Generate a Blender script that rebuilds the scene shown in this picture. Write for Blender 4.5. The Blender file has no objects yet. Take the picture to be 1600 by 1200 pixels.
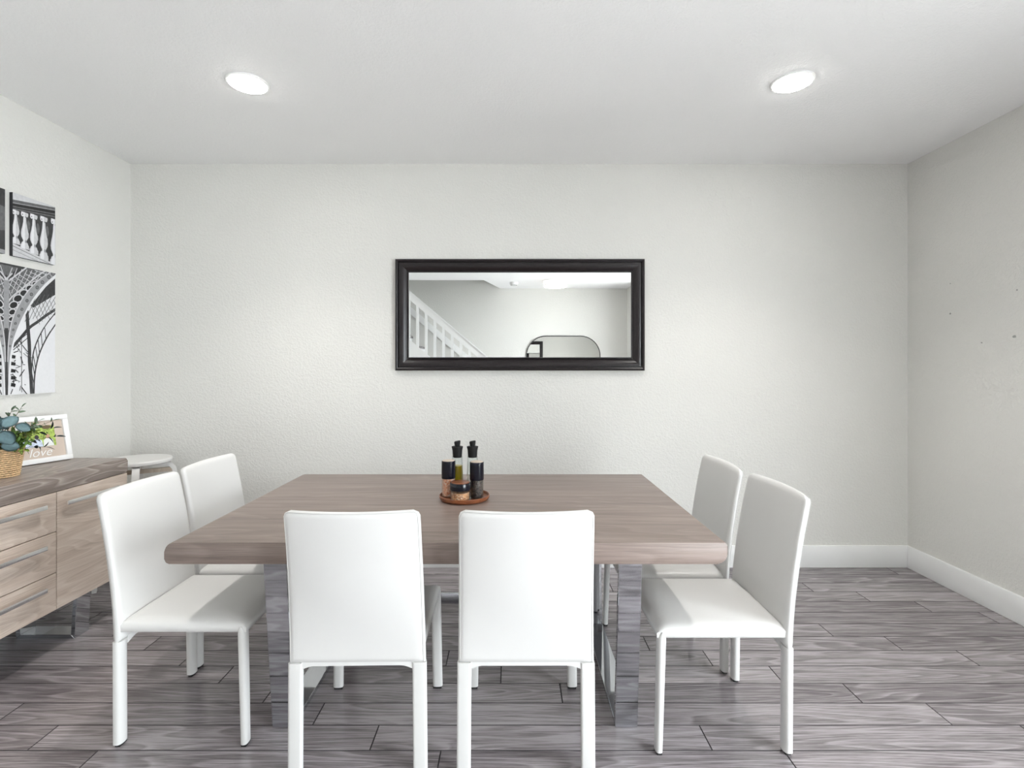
import bpy, bmesh, math, random
from mathutils import Vector, Matrix
random.seed(7)
PI = math.pi
S = bpy.context.scene
C = S.collection

# ------------------------------------------------------------------ camera
H = 1.358          # eye height
F = 800.0          # focal length in pixels of the 1600 x 1200 frame
CX, CY = 798.0, 574.0
cam_d = bpy.data.cameras.new('camera')
cam = bpy.data.objects.new('camera', cam_d)
C.objects.link(cam)
cam.location = (0, 0, H)
cam.rotation_euler = (PI / 2, 0, 0)
cam_d.sensor_width = 36
cam_d.lens = 36 * F / 1600
cam_d.shift_x = (800 - CX) / 1600
cam_d.shift_y = -(600 - CY) / 1600
cam_d.clip_start = 0.02
S.camera = cam

# ------------------------------------------------------------------ light
W = bpy.data.worlds.new('world')
S.world = W
W.use_nodes = True
bg = W.node_tree.nodes['Background']
bg.inputs[0].default_value = (0.90, 0.95, 1.0, 1)
bg.inputs[1].default_value = 12.0
CAN_POWER = 32.0         # emission strength of the recessed downlights' lenses
BEAM = 37.0             # watts of the beam each of them throws downwards
DOME_POWER = 3.2
S.view_settings.view_transform = 'Standard'
S.view_settings.look = 'None'
S.view_settings.exposure = 0.70
S.view_settings.gamma = 1.0
S.view_settings.use_curve_mapping = False

# room box
XL, XR, YB, YO, ZC = -2.586, 2.70, 3.483, -2.03, 2.742
DOOR = (-1.25, 0.95, 2.25)     # sliding glass door in the right wall: y0, y1, head height


def portal():
    l = bpy.data.lights.new('daylight_portal', 'AREA')
    l.shape = 'RECTANGLE'
    l.size = DOOR[1] - DOOR[0]
    l.size_y = DOOR[2]
    l.cycles.is_portal = True
    o = bpy.data.objects.new('daylight_portal', l)
    C.objects.link(o)
    o.location = (XR + 0.13, (DOOR[0] + DOOR[1]) / 2, DOOR[2] / 2)
    o.rotation_euler = (0, PI / 2, 0)     # shines towards -x
    o.rotation_euler = Vector((-1, 0, 0)).to_track_quat('-Z', 'Y').to_euler()


portal()

# ------------------------------------------------------------------ materials
MATS = {}


def nodes_of(name):
    m = bpy.data.materials.new(name)
    m.use_nodes = True
    nt = m.node_tree
    b = nt.nodes['Principled BSDF']
    MATS[name] = m
    return m, nt, b


def N(nt, t, **kw):
    n = nt.nodes.new(t)
    for k, v in kw.items():
        setattr(n, k, v)
    return n


def ramp(nt, fac, stops):
    r = N(nt, 'ShaderNodeValToRGB')
    e = r.color_ramp.elements
    while len(e) < len(stops):
        e.new(0.5)
    for i, (p, c) in enumerate(stops):
        e[i].position = p
        e[i].color = (*c, 1) if len(c) == 3 else c
    nt.links.new(fac, r.inputs[0])
    return r.outputs[0]


def plain(name, col, rough=0.5, metal=0.0, noise=0.04, nscale=8.0, bump=0.0, bscale=200.0, bdist=0.001,
          coat=0.0, spec=0.5):
    """one colour with a faint procedural mottling and optional fine relief"""
    m, nt, b = nodes_of(name)
    tc = N(nt, 'ShaderNodeTexCoord')
    n = N(nt, 'ShaderNodeTexNoise')
    n.inputs['Scale'].default_value = nscale
    n.inputs['Detail'].default_value = 3
    nt.links.new(tc.outputs['Object'], n.inputs['Vector'])
    lo = tuple(max(0, c * (1 - noise)) for c in col)
    hi = tuple(min(1, c * (1 + noise)) for c in col)
    nt.links.new(ramp(nt, n.outputs['Fac'], [(0.3, lo), (0.7, hi)]), b.inputs['Base Color'])
    b.inputs['Roughness'].default_value = rough
    b.inputs['Metallic'].default_value = metal
    b.inputs['Coat Weight'].default_value = coat
    b.inputs['Specular IOR Level'].default_value = spec
    if bump > 0:
        n2 = N(nt, 'ShaderNodeTexNoise')
        n2.inputs['Scale'].default_value = bscale
        n2.inputs['Detail'].default_value = 4
        nt.links.new(tc.outputs['Object'], n2.inputs['Vector'])
        bp = N(nt, 'ShaderNodeBump')
        bp.inputs['Strength'].default_value = bump
        bp.inputs['Distance'].default_value = bdist
        nt.links.new(n2.outputs['Fac'], bp.inputs['Height'])
        nt.links.new(bp.outputs['Normal'], b.inputs['Normal'])
    return m


def plaster(name, col, scale, strength, rough=0.75, dist=0.004):
    """knock-down / orange-peel sprayed plaster"""
    m, nt, b = nodes_of(name)
    tc = N(nt, 'ShaderNodeTexCoord')
    n = N(nt, 'ShaderNodeTexNoise')
    n.inputs['Scale'].default_value = scale
    n.inputs['Detail'].default_value = 2.5
    n.inputs['Distortion'].default_value = 0.6
    nt.links.new(tc.outputs['Object'], n.inputs['Vector'])
    h = ramp(nt, n.outputs['Fac'], [(0.42, (0, 0, 0)), (0.60, (1, 1, 1))])
    bp = N(nt, 'ShaderNodeBump')
    bp.inputs['Strength'].default_value = strength
    bp.inputs['Distance'].default_value = dist
    nt.links.new(h, bp.inputs['Height'])
    nt.links.new(bp.outputs['Normal'], b.inputs['Normal'])
    n2 = N(nt, 'ShaderNodeTexNoise')
    n2.inputs['Scale'].default_value = 1.3
    nt.links.new(tc.outputs['Object'], n2.inputs['Vector'])
    lo = tuple(c * 0.985 for c in col)
    hi = tuple(min(1, c * 1.015) for c in col)
    nt.links.new(ramp(nt, n2.outputs['Fac'], [(0.3, lo), (0.7, hi)]), b.inputs['Base Color'])
    b.inputs['Roughness'].default_value = rough
    b.inputs['Specular IOR Level'].default_value = 0.3
    return m


def wood(name, dark, mid, light, axis='X', rough=0.4, ring=9.0, tilt=0.05, fibre=1.0, vary=0.12, rand=True,
         bump=0.15, ring_amt=0.55, coat=0.0, spec=0.5, flip=False, wander=0.02, stretch=0.9, count=16.0):
    """flat-sawn timber: log rings cut at a shallow angle (cathedral figure) and fine pores along the grain"""
    m, nt, b = nodes_of(name)
    L = nt.links.new
    tc = N(nt, 'ShaderNodeTexCoord')
    vec = tc.outputs['Object']
    oi = N(nt, 'ShaderNodeObjectInfo')
    if axis != 'X':
        sx = N(nt, 'ShaderNodeSeparateXYZ')
        L(vec, sx.inputs[0])
        cb = N(nt, 'ShaderNodeCombineXYZ')
        order = {'Y': (1, 2, 0), 'Z': (2, 0, 1)}[axis]
        if flip:
            order = {'Y': (1, 0, 2), 'Z': (2, 1, 0)}[axis]
        for i, k in enumerate(order):
            L(sx.outputs[k], cb.inputs[i])
        vec = cb.outputs[0]
    if rand:
        sc = N(nt, 'ShaderNodeVectorMath', operation='SCALE')
        mul = N(nt, 'ShaderNodeMath', operation='MULTIPLY')
        mul.inputs[1].default_value = 37.0
        L(oi.outputs['Random'], mul.inputs[0])
        sc.inputs[0].default_value = (1.0, 0.013, 0.021)
        L(mul.outputs[0], sc.inputs['Scale'])
        ad = N(nt, 'ShaderNodeVectorMath', operation='ADD')
        L(vec, ad.inputs[0])
        L(sc.outputs[0], ad.inputs[1])
        vec = ad.outputs[0]
    # slow wander of the log's heart along the board
    wn = N(nt, 'ShaderNodeTexNoise')
    wn.inputs['Scale'].default_value = 1.0
    wn.inputs['Detail'].default_value = 2
    mp0 = N(nt, 'ShaderNodeMapping')
    mp0.inputs['Scale'].default_value = (1.8, 4, 4)
    L(vec, mp0.inputs['Vector'])
    L(mp0.outputs[0], wn.inputs['Vector'])
    sub = N(nt, 'ShaderNodeVectorMath', operation='SUBTRACT')
    L(wn.outputs['Color'], sub.inputs[0])
    sub.inputs[1].default_value = (0.5, 0.5, 0.5)
    scw = N(nt, 'ShaderNodeVectorMath', operation='MULTIPLY')
    L(sub.outputs[0], scw.inputs[0])
    scw.inputs[1].default_value = (0.0, wander, wander)
    add = N(nt, 'ShaderNodeVectorMath', operation='ADD')
    L(vec, add.inputs[0])
    L(scw.outputs[0], add.inputs[1])
    # growth rings: contour lines of a noise field stretched along the board
    mp = N(nt, 'ShaderNodeMapping')
    mp.inputs['Scale'].default_value = (stretch, ring, ring)
    L(add.outputs[0], mp.inputs['Vector'])
    rn = N(nt, 'ShaderNodeTexNoise')
    rn.inputs['Scale'].default_value = 1.0
    rn.inputs['Detail'].default_value = 0.6
    L(mp.outputs[0], rn.inputs['Vector'])
    mr_ = N(nt, 'ShaderNodeMath', operation='MULTIPLY')
    mr_.inputs[1].default_value = count
    L(rn.outputs['Fac'], mr_.inputs[0])
    wv = N(nt, 'ShaderNodeMath', operation='FRACT')
    L(mr_.outputs[0], wv.inputs[0])
    # pores
    mp2 = N(nt, 'ShaderNodeMapping')
    mp2.inputs['Scale'].default_value = (7, 260, 260)
    L(vec, mp2.inputs['Vector'])
    fn = N(nt, 'ShaderNodeTexNoise')
    fn.inputs['Scale'].default_value = 1.0
    fn.inputs['Detail'].default_value = 4
    fn.inputs['Roughness'].default_value = 0.65
    L(mp2.outputs[0], fn.inputs['Vector'])
    # broad streaks
    mp3 = N(nt, 'ShaderNodeMapping')
    mp3.inputs['Scale'].default_value = (1.5, 26, 26)
    L(vec, mp3.inputs['Vector'])
    bn = N(nt, 'ShaderNodeTexNoise')
    bn.inputs['Scale'].default_value = 1.0
    bn.inputs['Detail'].default_value = 3
    L(mp3.outputs[0], bn.inputs['Vector'])

    def lin(a, k, c):
        x = N(nt, 'ShaderNodeMath', operation='MULTIPLY_ADD')
        L(a, x.inputs[0])
        x.inputs[1].default_value = k
        if isinstance(c, (int, float)):
            x.inputs[2].default_value = c
        else:
            L(c, x.inputs[2])
        return x.outputs[0]
    wr = ramp(nt, wv.outputs[0], [(0.0, (0.1, 0.1, 0.1)), (0.55, (0.45, 0.45, 0.45)), (0.86, (1, 1, 1)), (1.0, (0.1, 0.1, 0.1))])
    v = lin(wr, 0.5 * ring_amt, 0.5 - 0.19 * ring_amt - 0.55 * fibre - 0.25)
    v = lin(fn.outputs['Fac'], 1.1 * fibre, v)
    v = lin(bn.outputs['Fac'], 0.5, v)
    if rand:
        v = lin(oi.outputs['Random'], vary, v)
    col = ramp(nt, v, [(0.18, dark), (0.5, mid), (0.85, light)])
    L(col, b.inputs['Base Color'])
    b.inputs['Roughness'].default_value = rough
    b.inputs['Coat Weight'].default_value = coat
    b.inputs['Coat Roughness'].default_value = 0.15
    b.inputs['Specular IOR Level'].default_value = spec
    bp = N(nt, 'ShaderNodeBump')
    bp.inputs['Strength'].default_value = bump
    bp.inputs['Distance'].default_value = 0.0006
    L(v, bp.inputs['Height'])
    L(bp.outputs['Normal'], b.inputs['Normal'])
    return m


def glow(name, col, strength):
    m, nt, b = nodes_of(name)
    b.inputs['Base Color'].default_value = (0.9, 0.9, 0.9, 1)
    b.inputs['Emission Color'].default_value = (*col, 1)
    b.inputs['Emission Strength'].default_value = strength
    return m


def clear(name, tint=(0.97, 0.985, 0.98), refl=0.06):
    """thin clear glass: passes light, with a Fresnel reflection"""
    m = bpy.data.materials.new(name)
    m.use_nodes = True
    nt = m.node_tree
    nt.nodes.clear()
    out = N(nt, 'ShaderNodeOutputMaterial')
    mix = N(nt, 'ShaderNodeMixShader')
    tr = N(nt, 'ShaderNodeBsdfTransparent')
    tr.inputs[0].default_value = (*tint, 1)
    gl = N(nt, 'ShaderNodeBsdfGlossy')
    gl.inputs['Roughness'].default_value = 0.02
    fr = N(nt, 'ShaderNodeLayerWeight')
    fr.inputs['Blend'].default_value = 0.25
    mul = N(nt, 'ShaderNodeMath', operation='MULTIPLY_ADD')
    mul.inputs[1].default_value = 0.30
    mul.inputs[2].default_value = refl * 0.1
    nt.links.new(fr.outputs['Fresnel'], mul.inputs[0])
    nt.links.new(mul.outputs[0], mix.inputs[0])
    nt.links.new(tr.outputs[0], mix.inputs[1])
    nt.links.new(gl.outputs[0], mix.inputs[2])
    nt.links.new(mix.outputs[0], out.inputs[0])
    MATS[name] = m
    return m


def granules(name, cols, scale, rough=0.35):
    """coarse crystals or peppercorns seen through a jar"""
    m, nt, b = nodes_of(name)
    tc = N(nt, 'ShaderNodeTexCoord')
    v = N(nt, 'ShaderNodeTexVoronoi')
    v.inputs['Scale'].default_value = scale
    nt.links.new(tc.outputs['Object'], v.inputs['Vector'])
    sp = N(nt, 'ShaderNodeSeparateColor')
    nt.links.new(v.outputs['Color'], sp.inputs[0])
    k = len(cols)
    nt.links.new(ramp(nt, sp.outputs[0], [(i / (k - 1), c) for i, c in enumerate(cols)]), b.inputs['Base Color'])
    bp = N(nt, 'ShaderNodeBump')
    bp.inputs['Strength'].default_value = 0.8
    bp.inputs['Distance'].default_value = 0.003
    bp.invert = True
    nt.links.new(v.outputs['Distance'], bp.inputs['Height'])
    nt.links.new(bp.outputs['Normal'], b.inputs['Normal'])
    b.inputs['Roughness'].default_value = rough
    return m


WALL = (0.755, 0.746, 0.710)
plaster('wall_paint', WALL, 62, 0.30)
plaster('ceiling_paint', (0.95, 0.947, 0.943), 75, 0.22)
plain('trim_white', (0.92, 0.92, 0.91), 0.35, noise=0.01)
plain('subfloor', (0.055, 0.048, 0.05), 0.8)
wood('floor_wood', (0.062, 0.053, 0.056), (0.20, 0.176, 0.182), (0.43, 0.39, 0.40), 'X', rough=0.21, spec=0.75, ring=11, stretch=1.0, count=11.0,
     fibre=1.0, vary=0.22, ring_amt=0.5, bump=0.12)
wood('table_wood', (0.095, 0.070, 0.057), (0.225, 0.172, 0.148), (0.39, 0.31, 0.275), 'X', rough=0.38, ring=6, stretch=0.7,
     fibre=0.42, rand=False, ring_amt=0.22, bump=0.10)
wood('sideboard_wood', (0.44, 0.34, 0.275), (0.66, 0.545, 0.46), (0.80, 0.70, 0.615), 'Y', rough=0.42, ring=10, stretch=1.3,
     fibre=0.6, vary=0.05, ring_amt=0.5, bump=0.15)
wood('sideboard_top_wood', (0.13, 0.102, 0.09), (0.26, 0.213, 0.188), (0.46, 0.40, 0.36), 'Y', rough=0.38, ring=13, stretch=2.0, count=11.0,
     fibre=0.6, rand=False, ring_amt=0.8, bump=0.15)
wood('acacia', (0.07, 0.02, 0.008), (0.20, 0.06, 0.022), (0.36, 0.13, 0.05), 'X', rough=0.3, ring=20, rand=False, fibre=0.4)
wood('pale_wood', (0.36, 0.28, 0.21), (0.55, 0.46, 0.37), (0.68, 0.60, 0.50), 'X', rough=0.5, rand=False, fibre=0.4)
plain('leather', (0.745, 0.735, 0.715), 0.38, noise=0.012, nscale=5, bump=0.10, bscale=420, bdist=0.0006, spec=0.45)
plain('leather_seam', (0.62, 0.61, 0.59), 0.5, noise=0.02)
plain('black_rubber', (0.012, 0.012, 0.012), 0.6)
plain('chrome', (0.58, 0.60, 0.63), 0.045, metal=1.0, noise=0.01)
plain('brushed_metal', (0.90, 0.90, 0.90), 0.26, metal=1.0, noise=0.02)
plain('carcass', (0.05, 0.04, 0.035), 0.7)
plain('mirror_silver', (0.93, 0.94, 0.93), 0.0, metal=1.0, noise=0.0)
plain('espresso', (0.014, 0.010, 0.011), 0.28, noise=0.25, nscale=30, spec=0.42)
plain('black_metal', (0.02, 0.02, 0.02), 0.35)
plain('canvas_black', (0.03, 0.03, 0.032), 0.7)
plain('canvas_white', (0.74, 0.74, 0.745), 0.8, bump=0.1, bscale=900)
for nm, g in (('ink_black', 0.02), ('ink_dark', 0.045), ('ink_mid', 0.13), ('ink_grey', 0.33), ('ink_light', 0.60), ('ink_white', 0.78)):
    plain(nm, (g, g, g * 1.02), 0.7, noise=0.22 if g < 0.3 else (0.08 if g < 0.7 else 0.02), nscale=60)
plain('mat_board', (0.62, 0.52, 0.44), 0.8)
plain('photo_green', (0.36, 0.48, 0.10), 0.6, noise=0.5, nscale=60)
plain('photo_blue', (0.62, 0.70, 0.84), 0.6, noise=0.2, nscale=90)
plain('photo_dark', (0.06, 0.05, 0.05), 0.6)
plain('photo_skin', (0.55, 0.33, 0.22), 0.6)
plain('photo_sky', (0.80, 0.82, 0.80), 0.6)
plain('paint_white', (0.91, 0.91, 0.90), 0.4, noise=0.01)
plain('stool_white', (0.80, 0.79, 0.77), 0.4, noise=0.01)
plain('rattan', (0.80, 0.56, 0.32), 0.6, noise=0.25, nscale=120)
plain('rattan_dark', (0.30, 0.16, 0.07), 0.7, noise=0.2, nscale=90)
plain('leaf_blue', (0.26, 0.40, 0.43), 0.5, noise=0.22, nscale=40)
plain('leaf_green', (0.15, 0.28, 0.05), 0.5, noise=0.35, nscale=60)
plain('leaf_lime', (0.30, 0.40, 0.07), 0.5, noise=0.3, nscale=60)
plain('leaf_sage', (0.26, 0.36, 0.24), 0.55, noise=0.25, nscale=60)
plain('leaf_slate', (0.06, 0.085, 0.085), 0.55, noise=0.25, nscale=60)
plain('stem_brown', (0.14, 0.10, 0.05), 0.6)
plain('cap_black', (0.006, 0.007, 0.013), 0.14, spec=0.4)
plain('stopper_black', (0.012, 0.012, 0.012), 0.5, spec=0.2)
granules('pink_salt', [(0.85, 0.36, 0.20), (0.95, 0.60, 0.44), (0.72, 0.22, 0.10), (0.97, 0.78, 0.66)], 150)
granules('peppercorn', [(0.008, 0.006, 0.006), (0.04, 0.026, 0.022), (0.11, 0.075, 0.06)], 190)
granules('chili_salt', [(0.50, 0.18, 0.05), (0.75, 0.42, 0.22), (0.30, 0.09, 0.03), (0.85, 0.62, 0.45)], 200)
plain('olive_oil', (0.50, 0.36, 0.02), 0.15, noise=0.05)
clear('glass')
clear('window_glass', (0.98, 0.99, 0.99), 0.04)
glow('downlight_lens', (1.0, 0.975, 0.935), CAN_POWER)
glow('fill_lens_dimmed', (1.0, 0.975, 0.935), CAN_POWER * 0.25)  # lens of the two fill lights added behind the camera
glow('dome_glass', (1.0, 0.95, 0.88), DOME_POWER)
plain('hole', (0.36, 0.36, 0.34), 0.9)
plain('concrete', (0.66, 0.64, 0.61), 0.9, noise=0.1)

# ------------------------------------------------------------------ helpers


def link(name, me, m=None, parent=None, loc=(0, 0, 0), smooth=None):
    o = bpy.data.objects.new(name, me)
    C.objects.link(o)
    if m:
        me.materials.append(MATS[m])
    if parent:
        o.parent = parent
    o.location = loc
    if smooth is not None:
        for p in me.polygons:
            p.use_smooth = True
        if smooth < 179:
            me.set_sharp_from_angle(angle=math.radians(smooth))
    return o


def obj(name, bm, m=None, parent=None, loc=(0, 0, 0), smooth=35):
    bmesh.ops.recalc_face_normals(bm, faces=bm.faces)
    me = bpy.data.meshes.new(name)
    bm.to_mesh(me)
    bm.free()
    return link(name, me, m, parent, loc, smooth)


def thing(name, label, cat, loc=(0, 0, 0), rz=0.0, group=None):
    o = bpy.data.objects.new(name, None)
    C.objects.link(o)
    o.empty_display_size = 0.1
    o.location = loc
    o.rotation_euler = (0, 0, rz)
    return tag(o, label, cat, group)


def tag(o, label, cat, group=None):
    o['label'] = label
    o['category'] = cat
    if group:
        o['group'] = group
    return o


def struct(o, label=None, cat=None):
    o['kind'] = 'structure'
    if label:
        o['label'] = label
    if cat:
        o['category'] = cat
    return o


def box(bm, x0, x1, y0, y1, z0, z1, bev=0.0, seg=2, M=None):
    r = bmesh.ops.create_cube(bm, size=1.0)
    vs = r['verts']
    for v in vs:
        v.co = Vector((x0 + (v.co.x + .5) * (x1 - x0), y0 + (v.co.y + .5) * (y1 - y0), z0 + (v.co.z + .5) * (z1 - z0)))
        if M:
            v.co = M @ v.co
    if bev > 0:
        es = list({e for v in vs for e in v.link_edges})
        bmesh.ops.bevel(bm, geom=es, offset=bev, segments=seg, profile=0.5, affect='EDGES', clamp_overlap=True)


def bx(*a, **k):
    bm = bmesh.new()
    box(bm, *a, **k)
    return bm


def prism(pts, depth_vec, bm=None):
    """pts: closed loop of 3-d points, extruded along depth_vec"""
    bm = bm or bmesh.new()
    d = Vector(depth_vec)
    a = [bm.verts.new(Vector(p)) for p in pts]
    b = [bm.verts.new(Vector(p) + d) for p in pts]
    n = len(pts)
    bm.faces.new(a)
    bm.faces.new(list(reversed(b)))
    for i in range(n):
        j = (i + 1) % n
        bm.faces.new((a[i], b[i], b[j], a[j]))
    return bm


def lathe(prof, seg=40, bm=None, cx=0.0, cy=0.0, closed=False):
    bm = bm or bmesh.new()
    rings = []
    for r, z in prof:
        if r < 1e-6:
            rings.append([bm.verts.new((cx, cy, z))])
        else:
            rings.append([bm.verts.new((cx + r * math.cos(2 * PI * i / seg), cy + r * math.sin(2 * PI * i / seg), z))
                          for i in range(seg)])
    pairs = list(zip(rings, rings[1:]))
    if closed:
        pairs.append((rings[-1], rings[0]))
    for a, b in pairs:
        for i in range(seg):
            j = (i + 1) % seg
            if len(a) == 1 and len(b) == 1:
                continue
            if len(a) == 1:
                bm.faces.new((a[0], b[i], b[j]))
            elif len(b) == 1:
                bm.faces.new((a[i], b[0], a[j]))
            else:
                bm.faces.new((a[i], b[i], b[j], a[j]))
    return bm


def tube(pts, rad, seg=8, bm=None, closed=False):
    bm = bm or bmesh.new()
    P = [Vector(p) for p in pts]
    n = len(P)
    rr = rad if isinstance(rad, (list, tuple)) else [rad] * n
    rings = []
    up = None
    for i in range(n):
        if closed:
            t = (P[(i + 1) % n] - P[i - 1]).normalized()
        else:
            t = (P[min(i + 1, n - 1)] - P[max(i - 1, 0)]).normalized()
        if up is None:
            up = t.orthogonal().normalized()
        up = (up - t * up.dot(t))
        up = up.normalized() if up.length > 1e-6 else t.orthogonal().normalized()
        s = t.cross(up)
        rings.append([bm.verts.new(P[i] + (up * math.cos(2 * PI * k / seg) + s * math.sin(2 * PI * k / seg)) * rr[i])
                      for k in range(seg)])
    pr = list(zip(rings, rings[1:]))
    if closed:
        pr.append((rings[-1], rings[0]))
    for a, b in pr:
        for k in range(seg):
            j = (k + 1) % seg
            bm.faces.new((a[k], a[j], b[j], b[k]))
    if not closed:
        bm.faces.new(list(reversed(rings[0])))
        bm.faces.new(rings[-1])
    return bm


def copy_tree(o, parent=None):
    c = o.copy()
    C.objects.link(c)
    c.parent = parent
    for ch in o.children:
        copy_tree(ch, c)
    return c


# ------------------------------------------------------------------ room shell
T = 0.12
# floor: dark underlay with every laminate plank laid on it
fl = struct(obj('floor', bx(XL - T, XR + T, YO - T, YB + T, -0.10, -0.009), 'subfloor'),
            'dark grey wood laminate plank floor', 'floor')
PW, PL = 0.1283, 1.215
row = 0
y1 = YB
while y1 > YO + 0.005:
    y0 = max(YO, y1 - PW)
    j = (1.33 + 0.2525 * row) % PL
    x = XL
    cuts = [XL]
    k = math.floor((XL - j) / PL)
    while True:
        c = j + k * PL
        if c >= XR - 0.01:
            break
        if c > XL + 0.01:
            cuts.append(c)
        k += 1
    cuts.append(XR)
    for a, b in zip(cuts, cuts[1:]):
        g = 0.0010
        hx, hy = (b - a) / 2 - g, (y1 - y0) / 2 - g
        ch = 0.0014
        vs = []
        for zz, ins in ((-0.010, 0), (-ch, 0), (0.0, ch)):
            for sx_, sy_ in ((-1, -1), (1, -1), (1, 1), (-1, 1)):
                vs.append((sx_ * (hx - ins), sy_ * (hy - ins), zz))
        fs = [(8, 9, 10, 11)]
        for lv in (0, 4):
            for i in range(4):
                q = (i + 1) % 4
                fs.append((lv + i, lv + q, lv + 4 + q, lv + 4 + i))
        me = bpy.data.meshes.new('plank')
        me.from_pydata(vs, [], fs)
        me.materials.append(MATS['floor_wood'])
        me.materials.append(MATS['subfloor'])
        for p in me.polygons[1:]:          # dark bevelled joints
            p.material_index = 1
        link('plank', me, None, fl, ((a + b) / 2, (y0 + y1) / 2, 0))
    y1 -= PW
    row += 1

cl = prism([(XL - T, YB + T, ZC), (XR + T, YB + T, ZC), (XR + T, YO - T, ZC), (-0.19, YO - T, ZC), (-0.19, YO, ZC),
            (-0.43, -1.18, ZC), (XL - T, -1.18, ZC)], (0, 0, 0.15))
struct(obj('ceiling', cl, 'ceiling_paint', smooth=None), 'white sprayed-texture ceiling', 'ceiling')
struct(obj('wall_back', bx(XL - T, XR + T, YB, YB + T, -0.1, ZC + 0.12), 'wall_paint'), 'pale grey-green textured wall behind the dining table', 'wall')
wl = bmesh.new()
box(wl, XL - T, XL, -1.06, YB, -0.1, ZC + 0.12)
box(wl, XL - T, XL, YO - T, -1.06, -0.1, 4.5)
struct(obj('wall_left', wl, 'wall_paint'), 'pale textured side wall hung with black and white prints', 'wall')
wr = bmesh.new()
box(wr, XR, XR + T, DOOR[1], YB, -0.1, ZC + 0.12)
box(wr, XR, XR + T, YO - T, DOOR[0], -0.1, ZC + 0.12)
box(wr, XR, XR + T, DOOR[0], DOOR[1], DOOR[2], ZC + 0.12)
wr_o = struct(obj('wall_right', wr, 'wall_paint'), 'plain pale textured side wall with a few nail holes', 'wall')
struct(obj('wall_opposite', bx(XL - T, XR + T, YO - T, YO, -0.1, 4.5), 'wall_paint'), 'pale wall seen in the framed mirror', 'wall')
struct(obj('wall_return', bx(2.04, XR, YO, -1.3, 0.0, ZC), 'wall_paint'), 'short boxed-out wall seen at the mirror edge', 'wall')
sw = bmesh.new()
box(sw, XL - T, 0.0, -1.18, -1.06, ZC + 0.10, 4.5)
box(sw, -0.19, -0.05, YO - T, -1.06, ZC + 0.10, 4.5)
struct(obj('wall_stairwell', sw, 'wall_paint'), 'walls of the opening above the stairs', 'wall')
struct(obj('ceiling_stairwell', bx(XL - T, 0.0, YO - T, -1.06, 4.5, 4.6), 'ceiling_paint'), 'upper ceiling over the stairs', 'ceiling')
# nail holes in the right wall
for px, py, r in ((1485, 490, 0.0075), (1534, 535.5, 0.006), (1585, 526, 0.010), (1589, 453, 0.005), (1485, 443, 0.004)):
    yy = (XR - 0.0) * F / (px - CX)
    zz = H + (CY - py) / F * yy
    bm = bmesh.new()
    n = 9
    vs = [(XR - 0.0006, yy + r * (1 + .3 * random.uniform(-1, 1)) * math.cos(2 * PI * i / n),
           zz + r * (1 + .3 * random.uniform(-1, 1)) * math.sin(2 * PI * i / n) * 0.8) for i in range(n)]
    prism(vs, (0.0005, 0, 0), bm)
    obj('nail_hole', bm, 'hole', wr_o)


def baseboard(name, x0, x1, y0, y1, label):
    bm = bx(x0, x1, y0, y1, 0.0, 0.150, bev=0.004, seg=2)
    struct(obj(name, bm, 'trim_white'), label, 'baseboard')


BT = 0.016
baseboard('baseboard_back', XL, XR, YB - BT, YB, 'tall white baseboard along the wall behind the table')
baseboard('baseboard_right', XR - BT, XR, DOOR[1] + 0.09, YB - BT, 'tall white baseboard running along the right wall')
baseboard('baseboard_left', XL, XL + BT, YO, YB - BT, 'tall white baseboard along the left wall')
baseboard('baseboard_opposite', 0.55, 2.04, YO, YO + BT, 'tall white baseboard on the wall opposite')

# sliding glass door (source of the daylight), out of the frame to the right
dr = bmesh.new()
y0, y1, dh = DOOR
for a, b, c, d in ((y0 - 0.08, y0, 0, dh), (y1, y1 + 0.08, 0, dh), (y0 - 0.08, y1 + 0.08, dh, dh + 0.09)):
    box(dr, XR - 0.018, XR, a, b, c, d, bev=0.004)
door = struct(obj('door_1', dr, 'trim_white'), 'white framed sliding glass door to the patio', 'door')
ym = (y0 + y1) / 2
for i, (a, b, xo) in enumerate(((y0, ym + 0.03, 0.03), (ym - 0.03, y1, 0.075))):
    s = bmesh.new()
    box(s, XR + xo, XR + xo + 0.035, a, a + 0.06, 0, dh, bev=0.004)
    box(s, XR + xo, XR + xo + 0.035, b - 0.06, b, 0, dh, bev=0.004)
    box(s, XR + xo, XR + xo + 0.035, a + 0.06, b - 0.06, 0, 0.08)
    box(s, XR + xo, XR + xo + 0.035, a + 0.06, b - 0.06, dh - 0.06, dh)
    sash = obj('sash', s, 'trim_white', door)
    obj('pane', bx(XR + xo + 0.014, XR + xo + 0.018, a + 0.06, b - 0.06, 0.08, dh - 0.06), 'window_glass', sash)
struct(obj('ground_outside', bx(XR + T, 9, -7, 7, -0.16, -0.06), 'concrete'), 'concrete patio outside the glass door', 'patio')

# ------------------------------------------------------------------ lamps


def downlight(x, y, label, lens='downlight_lens'):
    t = thing('recessed_light', label, 'ceiling light', (x, y, ZC), group='recessed ceiling downlights')
    obj('trim_ring', lathe([(0.086, -0.001), (0.087, -0.007), (0.095, -0.006), (0.099, 0.0)], 48), 'paint_white', t)
    obj('lens', lathe([(0.0, -0.016), (0.055, -0.0145), (0.078, -0.0115), (0.0855, -0.007), (0.0855, -0.0005)], 48), lens, t)
    l = bpy.data.lights.new('beam', 'SPOT')
    l.energy = BEAM * (0.14 if 'dimmed' in lens else 1.0)
    l.color = (1.0, 0.975, 0.935)
    l.spot_size = math.radians(116)
    l.spot_blend = 1.0
    l.shadow_soft_size = 0.04
    o = bpy.data.objects.new('beam', l)
    C.objects.link(o)
    o.parent = t
    o.location = (0, 0, -0.085)


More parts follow.
